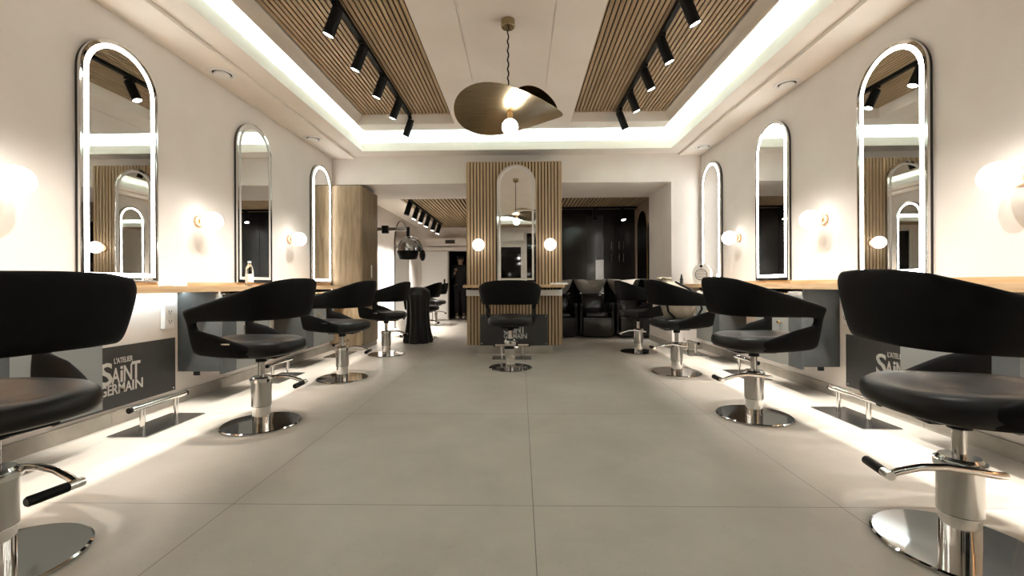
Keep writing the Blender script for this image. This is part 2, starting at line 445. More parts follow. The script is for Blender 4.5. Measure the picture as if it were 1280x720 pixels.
def sign(label, loc, rz, w, h, dx=0):
    """faces -y, loc = centre bottom of the board"""
    t = thing('sign_board', label, 'sign', loc, rz, 'dark lettered sign boards')
    obj('board', MB().box(-w / 2, w / 2, -.013, -.005, 0, h, .001), M['sign'], t)
    for sx in (-1, 1):
        for z in (.022, h - .022):
            obj('standoff', MB().lathe([(.007, -.0005), (.007, -.017), (.004, -.0185)], 14, c=(sx * (w / 2 - .022), 0, z), axis='y'), M['chrome'], t, smooth=30)
    l = obj('lettering', letters(), M['letter'], t); l.location = (dx - .150, 0, .085 if h > .37 else .08)
    return t
sign('dark lettered sign board low on the wall near the water bottle', (XL, 2.70, .108), PI / 2, .83, .386, -.005)
sign('dark lettered sign board low on the fan heater wall', (XR, 2.853, .108), -PI / 2, .765, .386, .04)
sign('dark lettered sign board at the foot of the slatted tower', (-.09, TY, .098), 0, .865, .395, .02)

# ------------------------------------------------------------------ cabinets hung under the worktops
def under_cabinet(sx, xw, depth, y0, y1, label, split=.16):
    t = thing('hanging_cabinet', label, 'cabinet', (xw, 0, 0), 0, 'grey cabinets under the worktops')
    s = -sx; dp = depth
    def bx(a, b_, *r): return (*sorted((s * a, s * b_)), *r)
    obj('end_panel', MB().box(*bx(.002, dp - .02, y0, y0 + .018, .235, .831)), M['grey'], t)
    obj('end_panel', MB().box(*bx(.002, dp - .02, y1 - .018, y1, .235, .831)), M['grey'], t)
    obj('carcass', MB().box(*bx(.002, dp - .021, y0 + .0185, y1 - .0185, .26, .80)), M['grey'], t)
    obj('fascia', MB().box(*bx(dp - .019, dp, y0, y0 + split - .001, .215, .81)), M['grey'], t)
    d = obj('door', MB().box(*bx(dp - .019, dp, y0 + split + .001, y1, .215, .79)), M['greylt'], t)
    ym = y0 + split + .10
    obj('knob', MB().lathe([(.006, s * dp), (.006, s * (dp + .012)), (.013, s * (dp + .014)), (.013, s * (dp + .026))], 16, c=(0, ym, .555), axis='x'), M['brass'], d, smooth=30)
    hk = obj('tool_hook', MB().tube([(s * dp, ym - .05, .79), (s * (dp + .06), ym - .05, .79), (s * (dp + .075), ym, .79), (s * (dp + .06), ym + .05, .79), (s * dp, ym + .05, .79)], .005), M['brass'], t, smooth=60)
    obj('bracket', MB().box(*bx(.12, .16, y0 + .002, y0 + .016, .205, .2345)), M['blackm'], t)
    return t
under_cabinet(-1, XL, .34, 1.66, 2.235, 'grey hanging cabinet behind the nearest chair on the water bottle side')
under_cabinet(-1, XL, .34, 3.15, 3.75, 'grey hanging cabinet below the water bottle')
under_cabinet(-1, XL, .34, 4.40, 5.07, 'grey hanging cabinet closest to the tall oak cabinet')
under_cabinet(1, XR, .29, 1.88, 2.46, 'grey hanging cabinet behind the nearest chair on the fan heater side')
under_cabinet(1, XR, .29, 3.31, 3.92, 'grey hanging cabinet below the middle mirror on the fan heater side')
under_cabinet(1, XR, .29, 4.66, 5.26, 'grey hanging cabinet closest to the fan heater')

# ------------------------------------------------------------------ power outlets
def outlet(label, loc, rz):
    t = thing('power_outlet', label, 'outlet', loc, rz, 'power outlets under the worktops')
    obj('cover', MB().box(-.042, .042, -.035, -.001, -.085, .085, .005), M['whitep'], t)
    for z in (-.035, .035):
        s_ = obj('socket', MB().box(-.026, .026, -.0375, -.0351, z - .024, z + .024, .001), M['white'], t)
        obj('slots', MB().box(-.013, -.008, -.0385, -.0376, z - .004, z + .010).box(.008, .013, -.0385, -.0376, z - .004, z + .010).box(-.004, .004, -.0385, -.0376, z - .016, z - .009), M['dark'], s_)
outlet('white power outlet under the worktop on the water bottle side', (XL, 3.04, .652), PI / 2)
outlet('white power outlet under the worktop on the fan heater side', (XR, 3.21, .655), -PI / 2)

# ------------------------------------------------------------------ floor mounted footrests (bar along local y)
fr0 = None
def footrest(label, loc, rz):
    global fr0
    if fr0: return dup(fr0, loc, rz, label)
    t = thing('footrest', label, 'footrest', loc, rz, 'chrome footrests')
    obj('plate', MB().box(-.118, .118, -.23, .23, 0, .008, .002), M['steelplate'], t)
    for y in (-.125, .125): obj('post', MB().lathe([(.014, .0085), (.014, .138)], 16, c=(0, y, 0)), M['chrome'], t, smooth=30)
    b_ = obj('bar', MB().lathe([(.0165, -.20), (.0165, .20)], 20, c=(0, 0, .150), axis='y'), M['chrome'], t, smooth=30)
    for y in (-.215, .2005): obj('end_cap', MB().lathe([(.0175, y), (.0175, y + .0145)], 16, c=(0, 0, .150), axis='y'), M['blackm'], b_, smooth=30)
    fr0 = t; return t
FL = ['chrome footrest in front of the lettered sign on the water bottle side', 'chrome footrest under the unlit mirror with the water bottle', 'chrome footrest closest to the tall oak cabinet']
FR = ['chrome footrest in front of the lettered sign on the fan heater side', 'chrome footrest under the middle mirror on the fan heater side', 'chrome footrest closest to the fan heater']
for k, y in enumerate(L_FOOT): footrest(FL[k], (-2.275, y, 0), 0)
for k, y in enumerate(R_STN): footrest(FR[k], (2.15, y - .01, 0), 0)
footrest('chrome footrest at the foot of the slatted tower', (-.11, 5.1, 0), PI / 2)

# ------------------------------------------------------------------ styling chairs (front = local +x)
def band_cage():
    mb = MB(); V = {}
    st = {0: (-.250, 0, .668, .925), 1: (-.243, .12, .668, .922), 2: (-.208, .218, .668, .906), 3: (-.13, .280, .668, .868), 4: (-.005, .290, .668, .824), 5: (.115, .286, .668, .784), 6: (.222, .275, .668, .750), 7: (.276, .262, .668, .732)}
    low = {7: (.268, .250, .478, .625), 6: (.215, .262, .464, .625), 5: (.115, .262, .454, .600), 4: (0, .240, .446, .550), 3: (-.125, .19, .444, .498)}
    def v(key, p): V[key] = mb.bm.verts.new(p)
    for k in range(-7, 8):
        x, y, a, c = st[abs(k)]; s = 1 if k >= 0 else -1
        lean = .05 if abs(k) < 4 else .022
        d = Vector((x, y * s, 0)); d = d.normalized() * lean
        for row, f in (('a', 0), ('b', .5), ('c', 1)):
            v((k, row), (x + d.x * (f - .3), y * s + d.y * (f - .3), a + (c - a) * f))
    for s in (-1, 1):
        for k, (x, y, a, c) in low.items():
            v((s * k, 'p'), (x - .012, (y - .018) * s, a)); v((s * k, 'q'), (x, y * s, c))
    F = mb.bm.faces.new
    for k in range(-7, 7):
        for r0, r1 in (('a', 'b'), ('b', 'c')): F((V[k, r0], V[k + 1, r0], V[k + 1, r1], V[k, r1]))
    for s in (-1, 1):
        F((V[s * 6, 'q'], V[s * 7, 'q'], V[s * 7, 'a'], V[s * 6, 'a']))
        for k in (6, 5, 4, 3): F((V[s * k, 'p'], V[s * (k + 1), 'p'], V[s * (k + 1), 'q'], V[s * k, 'q']))
    return mb
def seat_mesh():
    mb = MB(); n = 48; rs = []
    for sc, z, dz in ((.30, .448, 0), (.80, .444, 0), (.95, .455, 0), (1.0, .475, .0), (1.0, .500, .004), (.975, .520, .006), (.90, .532, .010), (.72, .528, .016), (.45, .514, .014), (.15, .508, .012)):
        ring = []
        for i in range(n):
            a = 2 * PI * i / n; ca, sa = math.cos(a), math.sin(a)
            ex = .82
            x = .0 + .25 * sc * math.copysign(abs(ca) ** ex, ca); y = .232 * sc * math.copysign(abs(sa) ** ex, sa)
            if ca > 0: y *= 1 - .08 * ca
            zz = z + dz * (abs(sa) ** 2) + (.030 * max(0, (x + .0) / .25) ** 2 if z > .5 else 0) + (.012 * max(0, -x - .12) / .18 if z < .50 else 0)
            ring.append((x, y, zz))
        rs.append(ring)
    return mb.rings(rs)
CH = []
def make_chair(label, loc, rz, group):
    t = thing('styling_chair', label, 'chair', loc, rz, group)
    b = obj('backrest', band_cage(), M['black'], t)
    for p_ in b.data.polygons: p_.use_smooth = True
    so = b.modifiers.new('thick', 'SOLIDIFY'); so.thickness = .042; so.offset = 0; so.use_even_offset = True
    so.edge_crease_rim = .75
    sb = b.modifiers.new('round', 'SUBSURF'); sb.levels = 2; sb.render_levels = 3
    s = obj('seat', seat_mesh(), M['seat'], t, smooth=80)
    obj('badge', MB().box(.02, .07, .262, .266, .535, .543), M['chrome'], t)
    obj('seat_mount', MB().box(-.14, .10, -.09, .09, .425, .447, .006).lathe([(.032, .395), (.032, .425)], 20), M['blackm'], t)
    obj('gas_column', MB().lathe([(.019, .30), (.019, .3949)], 24), M['chromeb'], t, smooth=30)
    p = obj('pump_housing', MB().lathe([(.056, .118), (.058, .121), (.058, .295), (.052, .304), (.02, .306)], 40), M['chromeb'], t, smooth=30)
    obj('lower_sleeve', MB().lathe([(.052, .016), (.052, .1175)], 40), M['chrome'], t, smooth=30)
    obj('base_disc', MB().lathe([(.226, 0), (.230, .003), (.230, .008), (.222, .012), (.10, .0145), (.06, .016)], 72), M['basechrome'], t, smooth=25)
    y0 = -.070
    pts = [(.080, y0 + .01, .270), (.05, y0, .273), (0, y0, .280), (-.08, y0, .288), (-.15, y0, .282), (-.21, y0, .264), (-.24, y0, .250)]
    lv = obj('pump_lever', MB().tube(pts, .0115, 12), M['chrome'], t, smooth=60)
    a = Vector((-.24, y0, .250))
    obj('ferrule', MB().tube([a + Vector((0, -.016, 0)), a + Vector((0, .024, 0))], .0145, 14), M['chrome'], lv, smooth=40)
    obj('grip', MB().tube([a + Vector((0, .0245, 0)), a + Vector((0, .118, 0)), a + Vector((0, .123, 0))], .0155, 14, [.0155, .0155, .012]), M['blackm'], lv, smooth=40)
    obj('pivot_ring', MB().lathe([(.0585, .268), (.066, .270), (.066, .290), (.0585, .292)], 40), M['chrome'], lv, smooth=30)
    CH.append(t); return t
def chair(label, loc, rz, group='black styling chairs'):
    return make_chair(label, loc, rz, group) if not CH else dup(CH[0], loc, rz, label, group)
chair('black styling chair nearest the camera on the water bottle side', (-1.655, 1.305, 0), PI - .2)
chair('black styling chair right below the water bottle and unlit mirror', (-1.64, 2.67, 0), PI)
chair('third black styling chair from the camera on the water bottle side', (-1.68, 3.99, 0), PI)
chair('black styling chair standing beside the tall oak cabinet', (-1.70, 5.37, 0), PI)
chair('black styling chair nearest the camera on the fan heater side', (1.44, 1.437, 0), -.2)
chair('empty black styling chair between the nearest one and the beige bag', (1.535, 2.855, 0), 0)
chair('black styling chair with a beige bag on its seat', (1.53, 4.24, 0), 0)
chair('black styling chair in front of the wash basins past the beige bag', (1.51, 5.54, 0), .0)
chair('black styling chair facing the slatted tower in the middle', (-.112, 4.485, 0), PI / 2)
chair('black styling chair under the hooded dryer with a cape over it', (-1.60, 7.03, 0), PI)
chair('black styling chair deepest in the back room by the white sliding door', (-1.90, 9.4, 0), PI)

# ------------------------------------------------------------------ track lights
def axis_frame(d):
    d = Vector(d).normalized(); return d.to_track_quat('-Z', 'Y').to_matrix().to_4x4()
SP = {}
def spot(name_label, loc, d, lit=True, z_up=.055, group='black track spotlights', energy=30., size=58., blend=1., cone=True, scale=1.):
    """loc = pivot; the can points along d"""
    t = thing('track_spotlight', name_label, 'spotlight', loc, 0, group)
    obj('adaptor', MB().box(-.018, .018, -.05, .05, z_up - .02, z_up - .0005, .002), M['blackm'], t)
    obj('stem', MB().lathe([(.009, -.01), (.009, z_up - .0205)], 12), M['blackm'], t, smooth=30)
    R = axis_frame(d); Lc = .20 * scale; r = .040 * scale
    h = MB().lathe([(r * .8, .03), (r, .026), (r, -Lc + .03), (r * .94, -Lc + .03), (r * .90, -Lc + .045), (.01, -Lc + .046)], 32)
    ho = obj('housing', h, M['blackm'], t, smooth=30); ho.matrix_local = R
    l = obj('lens', MB().lathe([(r * .88, -Lc + .036), (r * .88, -Lc + .044)], 28), M['lens'] if lit else M['lensoff'], ho, smooth=30)
    if lit and energy:
        e = -Lc + .032
        lo = light('SPOT', 'spot lamp', (0, 0, e), energy, (1, .955, .89), parent=ho, spot_size=math.radians(size), spot_blend=blend, shadow_soft_size=.012)
    return t
def track(name_label, p0, p1):
    p0, p1 = Vector(p0), Vector(p1)
    mb = MB()
    if abs(p1.y - p0.y) > abs(p1.x - p0.x): mb.box(p0.x - .018, p0.x + .018, p0.y, p1.y, p0.z - .034, p0.z)
    else: mb.box(p0.x, p1.x, p0.y - .018, p0.y + .018, p0.z - .034, p0.z)
    return tag(obj('lighting_track', mb, M['blackm']), name_label, 'lighting track')
ZT = 2.914
track('black lighting track across the slat ceiling on the water bottle side', (-1.31, -.9, ZT), (-1.31, 5.07, ZT))
track('black lighting track across the slat ceiling on the fan heater side', (1.15, -.9, ZT), (1.15, 5.07, ZT))
ORD = ['track spotlight closest to the tower', 'second track spotlight from the tower', 'third track spotlight from the tower', 'fourth track spotlight from the tower', 'fifth track spotlight from the tower']
E_SP = 84.
for side, x, s, ys in (('water bottle side', -1.31, -1, (5.10, 4.58, 4.06, 3.54, 3.04)), ('fan heater side', 1.15, 1, (4.95, 4.47, 3.97, 3.49, 2.98))):
    for k, y in enumerate(ys):
        spot('black ' + ORD[k] + ' on the ' + side, (x, y, ZT - .034 - .055), (s * .42, .12 if k == 0 else .05, -1), k != 0 if s > 0 else k != 0, energy=E_SP)
    for y in (2.45, 1.9, 1.3, .6, -.2):
        spot('black track spotlight above the entrance half of the ' + side, (x, y, ZT - .034 - .055), (s * .42, 0, -1), True, energy=E_SP, group='track spotlights above the entrance half, ' + side)
# back room tracks
track('black lighting track running deep into the back room', (-1.83, 6.86, 2.30), (-1.83, 9.9, 2.30))
BO = ['first unlit', 'second lit', 'third lit', 'fourth lit', 'fifth lit', 'sixth lit']
for k, y in enumerate((7.05, 7.55, 8.0, 8.5, 9.1, 9.65)):
    spot('black ' + BO[k] + ' spotlight from the front on the back room track', (-1.83, y, 2.30 - .034 - .05), (-.3, -.1, -1), k > 0, z_up=.05, energy=140, size=90, scale=1.1)
track('black lighting track above the wash basins', (-.48, 7.9, 2.298), (2.14, 7.9, 2.298))
spot('black lit spotlight behind the slatted tower, on the wash basin track', (.05, 7.9, 2.21), (-.25, -.25, -1), True, z_up=.05, energy=50, size=65)
spot('black unlit spotlight above the middle wash basin', (1.36, 7.9, 2.21), (0, -.1, -1), False, z_up=.05)
spot('black lit spotlight above the wash basins near the arched bronze panel', (1.86, 7.9, 2.21), (.15, -.25, -1), True, z_up=.05, energy=80, size=65)

# ------------------------------------------------------------------ pendant lamp
t = thing('pendant_lamp', 'brushed brass pendant lamp with wavy disc shades over the room centre', 'pendant lamp', (-.085, 3.12, 0))
obj('canopy', MB().lathe([(.050, 2.7995), (.050, 2.752), (.046, 2.748)], 32), M['brushbrass'], t, smooth=30)
pts = [(.004 * math.cos(k * .9), .004 * math.sin(k * .9), 2.748 - k * (2.748 - 2.17) / 60) for k in range(61)]
obj('cord', MB().tube(pts, .0055, 8), M['blackm'], t, smooth=60)
def wavy_disc(R, cx, cy, cz, tw0, tw1, sag, tx, n=48, m=14):
    top = []
    for j in range(m + 1):
        r = max(.002, R * j / m)
        ring = []
        for i in range(n):
            a = 2 * PI * i / n; u, v = r * math.cos(a), r * math.sin(a)
            z = cz - v * (tw0 + tw1 * u / R) - sag * (u / R) ** 2 + tx * u + .25 * sag * math.sin(3 * a) * (r / R) ** 3
            ring.append((cx + u, cy + v, z))
        top.append(ring)
    mb = MB(); th = .003
    rs = top + [[(p[0], p[1], p[2] - th) for p in r] for r in top[::-1]]
    return mb.rings(rs)
obj('shade', wavy_disc(.395, .0, 0, 2.135, .02, -.24, .02, -.03), M['brushbrass'], t, smooth=60)
obj('shade', wavy_disc(.20, .165, .12, 2.235, .22, -.10, .03, -.05), M['brushbrass'], t, smooth=60)
obj('lamp_holder', MB().lathe([(.014, 2.132), (.020, 2.128), (.020, 2.075), (.016, 2.072)], 20, c=(.012, 0, 0)), M['brass'], t, smooth=30)
obj('bulb', MB().sphere((.012, 0, 2.022), .058, 32, 16), M['bulb'], t, smooth=60)
light('POINT', 'bulb lamp', (.012, 0, 2.022), 0.001, parent=t)

# ------------------------------------------------------------------ ceiling air valves
def valve(label, x, y):
    t = thing('ceiling_air_vent', label, 'air vent', (x, y, ZS), 0, 'round ceiling air valves')
    obj('collar', MB().lathe([(.10, -.0005), (.098, -.006), (.082, -.011), (.074, -.008), (.070, -.0005)], 40, cap0=False, cap1=False), M['whitep'], t, smooth=30)
    obj('throat', MB().lathe([(.070, -.0006), (.068, -.002)], 32), M['dark'], t)
    obj('disc', MB().lathe([(.052, -.0025), (.060, -.010), (.056, -.018), (.02, -.021)], 36), M['whitep'], t, smooth=40)
valve('round white air valve over the unlit mirror with the water bottle', -2.42, 3.43)
valve('round white air valve in the ceiling near the tall oak cabinet', -2.43, 4.97)
valve('round white air valve in the ceiling over the middle of the fan heater wall', 2.31, 3.75)
valve('round white air valve in the ceiling over the fan heater', 2.31, 5.44)

# ------------------------------------------------------------------ things on the worktops
t = thing('water_bottle', 'clear plastic water bottle with pale label on the oak worktop', 'bottle', (-2.40, 3.74, .872))
obj('body', MB().lathe([(.026, .0005), (.031, .004), (.032, .03), (.029, .05), (.032, .07), (.032, .14), (.030, .155), (.018, .185), (.012, .195), (.012, .205)], 28), M['glass'], t, smooth=50)
obj('bottle_label', MB().lathe([(.0326, .035), (.0326, .105)], 28, cap0=False, cap1=False), M['paper'], t, smooth=50)
obj('cap', MB().lathe([(.0145, .203), (.0145, .220)], 20), M['cap'], t, smooth=30)
o = obj('tissue_box', MB().box(-.055, .055, -.06, .06, 0, .032, .003), M['paper']); o.location = (-2.42, 2.93, .8725); tag(o, 'low white box on the worktop beside the near lit mirror', 'box')

t = thing('fan_heater', 'white fan heater with round grille on the oak worktop', 'heater', (2.255, 5.36, .8725), -.62)
# body : front faces -y
prof = []
for i in range(25):
    a = PI * i / 24
    prof.append((.105 * math.cos(a), .135 + .11 * math.sin(a)))
poly = [(-.085, .012), (.085, .012), (.098, .06)] + prof + [(-.098, .06)]
obj('body', MB().prism(poly, 'y', -.06, .06), M['whitep'], t, smooth=40)
g = obj('grille', MB().lathe([(.072, -.0605), (.072, -.067), (.064, -.069)], 40, c=(0, 0, .115), axis='y'), M['greylt'], t, smooth=30)
mb = MB()
for k in range(-4, 5):
    z = k * .0135; hwid = math.sqrt(max(.0005, .064 ** 2 - z * z)); mb.box(-hwid, hwid, -.0725, -.0692, .115 + z - .004, .115 + z + .004)
obj('louvre', mb, M['whitep'], g)
obj('dial', MB().lathe([(.017, -.0605), (.016, -.074)], 20, c=(0, 0, .218), axis='y'), M['blackm'], t, smooth=30)
obj('foot', MB().box(-.10, .10, -.07, .07, 0, .0115, .004), M['whitep'], t)
t = thing('spray_bottle', 'small black dropper bottle on the worktop past the fan heater', 'bottle', (2.125, 5.70, .8725))
obj('body', MB().lathe([(.021, 0), (.022, .004), (.022, .07), (.014, .082), (.011, .086)], 20), M['glossg'], t, smooth=40)
obj('cap', MB().lathe([(.012, .0862), (.012, .112), (.006, .118), (.005, .135)], 16), M['blackm'], t, smooth=40)

# ------------------------------------------------------------------ beige bag on a chair
t = thing('drawstring_bag', 'slouchy beige canvas bag resting on a black styling chair', 'bag', (1.545, 4.235, .533), .3)
from mathutils import noise as mnoise
rs = []
for j, (r, z) in enumerate(((.05, .0), (.115, .004), (.142, .045), (.150, .09), (.152, .14), (.150, .19), (.146, .24), (.142, .285), (.128, .325), (.098, .352), (.06, .368), (.06, .384), (.075, .394), (.068, .398))):
    ring = []
    for i in range(56):
        a = 2 * PI * i / 56
        f = min(1, j / 4)
        w = 1 + .16 * f * mnoise.noise(Vector((1.6 * math.cos(a), 1.6 * math.sin(a), z * 7 + 3.1))) + .07 * f * math.sin(11 * a + 2.2 * math.sin(2 * a) + z * 9) * min(1, z / .3)
        ring.append((r * w * math.cos(a) * 1.1 - .16 * z * z / .15 * .9, r * w * math.sin(a) * .78, z + .02 * f * mnoise.noise(Vector((math.cos(a) * 2, math.sin(a) * 2, 9 + z * 5)))))
    rs.append(ring)
obj('body', MB().rings(rs), M['canvas'], t, smooth=70)
obj('drawstring', MB().tube([(.056 * math.cos(a) - .126, .045 * math.sin(a), .362 + .005 * math.sin(2 * a)) for a in [2 * PI * k / 20 for k in range(21)]], .007, 8), M['blackm'], t, smooth=60)
obj('strap', MB().tube([(-.16, -.05, .36), (-.22, -.09, .30), (-.225, -.12, .2), (-.20, -.12, .08), (-.13, -.12, .02)], .011, 8), M['blackm'], t, smooth=60)
obj('strap', MB().tube([(-.08, -.06, .36), (.03, -.13, .29), (.12, -.15, .2), (.16, -.14, .1), (.12, -.12, .02)], .011, 8), M['blackm'], t, smooth=60)

# ------------------------------------------------------------------ wash units in the alcove
def wash(label, x, y, first=[None]):
    if first[0]: return dup(first[0], (x, y, 0), 0, label)
    t = thing('wash_unit', label, 'wash basin chair', (x, y, 0), 0, 'black hair wash units with grey basins')
    obj('base', MB().box(-.235, .235, -.42, .38, .02, .33, .012), M['gloss'], t)
    mb = MB(); rs = []
    for sc, z in ((.9, .331), (1, .345), (1, .385), (.92, .405), (.6, .40), (.1, .395)):
        rs.append([(.21 * sc * math.copysign(abs(math.cos(a)) ** .5, math.cos(a)), -.15 + .27 * sc * math.copysign(abs(math.sin(a)) ** .5, math.sin(a)), z) for a in [2 * PI * k / 32 for k in range(32)]])
    obj('seat', mb.rings(rs), M['gloss'], t, smooth=60)
    rs = []
    for z, yy, th in ((.36, .08, .07), (.45, .10, .10), (.58, .14, .11), (.68, .18, .09), (.71, .2, .06)):
        rs.append([(.20 * math.copysign(abs(math.cos(a)) ** .5, math.cos(a)), yy + th * math.copysign(abs(math.sin(a)) ** .6, math.sin(a)), z) for a in [2 * PI * k / 28 for k in range(28)]])
    obj('backrest', MB().rings(rs), M['gloss'], t, smooth=60)
    for s in (-1, 1):
        obj('armrest', MB().box(*sorted((s * .2355, s * .285)), -.36, .20, .05, .56, .02), M['gloss'], t, smooth=50)
    # basin : outer bowl with a dip for the neck at the front
    rs = []; n = 48
    def rim(a, z):
        d = math.exp(-((a + PI / 2 - .12) / .33) ** 2) if a < 0 else 0
        return z - .085 * d
    for r, z, topf in ((.03, .685, 0), (.12, .688, 0), (.165, .72, 0), (.225, .79, .3), (.268, .87, .8), (.290, .94, 1), (.281, .948, 1), (.245, .89, .8), (.19, .79, .1), (.13, .72, 0), (.02, .705, 0)):
        ring = []
        for k in range(n):
            a = -PI + 2 * PI * k / n
            zz = z - .115 * topf * math.exp(-((a + PI / 2 - .1) / .34) ** 4) + .02 * topf * abs(math.cos(a))
            ring.append((r * math.cos(a), .38 + r * math.sin(a) * .95, zz))
        rs.append(ring)
    obj('basin', MB().rings(rs), M['ceramic'], t, smooth=70)
    obj('neck_rest', MB().sphere((.025, .165, .80), .05, 20, 10, (1.5, .5, .6)), M['white'], t, smooth=70)
    obj('column', MB().box(-.14, .14, .25, .52, .331, .664, .01), M['gloss'], t)
    for s in (-1, 1): obj('hinge', MB().lathe([(.016, s * .18), (.016, s * .215)], 14, c=(0, .17, .715), axis='x'), M['chrome'], t, smooth=30)
    first[0] = t; return t
wash('black wash unit with grey basin partly hidden by the slatted tower', .65, 7.42)
wash('black wash unit with grey basin in the middle of the three', 1.255, 7.42)
wash('black wash unit with grey basin beside the arched bronze panels', 1.86, 7.42)

# tall black cabinets behind the basins
t = thing('tall_cabinet', 'wall of tall gloss black cabinets behind the wash basins', 'cabinet', (0, 8.14, 0))
obj('body', MB().box(-.495, 2.165, .02, .105, 0, 2.295), M['gloss'], t)
xs = [-.49, -.05, .385, .82, 1.245, 1.575, 1.75, 1.90, 2.16]
for i, (a, b_) in enumerate(zip(xs, xs[1:])):
    dd = obj('door', MB().box(a + .002, b_ - .002, 0, .0195, .05, 2.13 if i != 4 else 2.18, .002), M['glossg'] if i == 4 else M['gloss'], t)
    if i in (5, 6, 7):
        xh = b_ - .04 if i != 7 else a + .04
        for z in (1.30, 1.53):
            pts = [(xh, -.001, z), (xh, -.03, z), (xh, -.03, z + .15), (xh, -.001, z + .15)]
            obj('handle', MB().tube(pts, .005, 8), M['chromeb'], dd, smooth=60)
o = obj('ledge_panel', MB().box(1.41, 1.57, -.03, -.002, .06, 1.34, .004), M['steelplate'], t)
for nm, yc, w, h, m, l in (('arched_mirror', 7.66, .62, 2.18, 'darkmirror', 'tall dark arched mirror on the alcove wall beside the cabinets'), ('arched_mirror', 7.11, .42, 1.98, 'bronze', 'shorter bronze arched mirror on the alcove wall near the pier')):
    t = thing(nm, l, 'mirror', (2.17, yc, .0), -PI / 2)
    obj('glass', MB().prism(arch(w, h, .008), 'y', -.014, -.001), M[m], t, smooth=30)
    obj('edge', ring_mesh(arch(w, h, 0), arch(w, h, .008), -.016, -.001), M['brass'], t, smooth=30)

# ------------------------------------------------------------------ back room furnishings on the left
t = thing('arched_mirror', 'tall pale arched mirror on the back room wall past the hooded dryer', 'mirror', (XL, 9.2, .0), PI / 2)
obj('glass', MB().prism(arch(1.1, 2.26, .012), 'y', -.016, -.001), M['mirror'], t, smooth=30)
obj('edge', ring_mesh(arch(1.1, 2.26, 0), arch(1.1, 2.26, .012), -.02, -.001), M['casing'], t, smooth=30)
# hood dryer on a wall arm
t = thing('hood_dryer', 'silver and black hooded hair dryer on a wall arm', 'hair dryer', (XL, 6.8, 1.77))
obj('wall_plate', MB().box(.001, .03, -.06, .06, -.09, .09, .005), M['blackm'], t)
obj('arm', MB().box(.03, .76, -.022, .022, -.03, .025, .006), M['cyl'], t)
obj('joint', MB().box(.36, .46, -.04, .04, -.07, .055, .008), M['blackm'], t)
obj('drop_rod', MB().lathe([(.026, .03), (.026, -.12)], 18, c=(.775, 0, 0)), M['blackm'], t, smooth=30)
def dome(R, cx, cz, th0, th1, k, sq):
    rs = []
    for i in range(k + 1):
        th = th0 + (th1 - th0) * i / k
        rs.append([(cx + R * math.sin(th) * math.cos(a) * sq[0], R * math.sin(th) * math.sin(a) * sq[1], cz + R * math.cos(th) * sq[2]) for a in [2 * PI * q / 36 for q in range(36)]])
    return rs
rs = dome(.20, .80, -.32, .05, 1.75, 10, (1, 1, 1)); rs2 = dome(.185, .80, -.32, 1.75, .05, 10, (1, 1, 1))
obj('hood', MB().rings(rs + rs2), M['cyl'], t, smooth=60)
rs = dome(.186, .77, -.36, 1.2, 2.2, 6, (.9, 1, 1.1)); rs2 = dome(.176, .77, -.36, 2.2, 1.2, 6, (.9, 1, 1.1))
obj('hood_liner', MB().rings(rs + rs2), M['blackm'], t, smooth=60)
obj('visor', MB().sphere((1.01, -.03, -.42), .085, 24, 12, (.55, 1, 1.1)), M['blackm'], t, smooth=60)
obj('visor_arm', MB().tube([(.84, -.10, -.17), (.93, -.11, -.20), (.99, -.08, -.28), (1.01, -.05, -.36)], .025, 10), M['cyl'], t, smooth=60)
# cape over the chair
rs = []
for j, z in enumerate((.002, .05, .15, .3, .45, .6, .72, .80, .84, .85)):
    R = (.205, .215, .19, .17, .165, .17, .185, .17, .10, .02)[j]
    ring = []
    for i in range(64):
        a = 2 * PI * i / 64
        w = 1 + (.10 * math.sin(7 * a + .6) + .05 * math.sin(13 * a + 2)) * (1 - z / .95)
        ring.append((R * w * math.cos(a) * 1.0, R * w * math.sin(a) * 1.05, z))
    rs.append(ring)
o = obj('hairdressing_cape', MB().rings(rs), M['cape'], smooth=70); o.location = (-1.57, 6.50, 0)
tag(o, 'black nylon cape hanging down to the floor in front of the dryer chair', 'cape')
# white steamer trolley
t = thing('steamer', 'small white rolling steamer standing behind the black cape', 'steamer', (-1.98, 7.3, 0), .2)
obj('body', MB().sphere((0, 0, .22), .15, 28, 14, (1, .8, 1.15)), M['whitep'], t, smooth=60)
obj('stand', MB().lathe([(.14, .03), (.15, .035), (.12, .06), (.06, .08)], 28), M['chrome'], t, smooth=30)
obj('handle', MB().tube([(-.02, -.1, .3), (.02, -.17, .36), (.1, -.17, .37), (.15, -.1, .30)], .015, 10), M['blackm'], t, smooth=60)
for k in range(4):
    a = PI / 4 + k * PI / 2
    obj('caster', MB().lathe([(.016, -.01), (.016, .01)], 14, c=(.11 * math.cos(a), .11 * math.sin(a), .0165), axis='y'), M['blackm'], t, smooth=30)

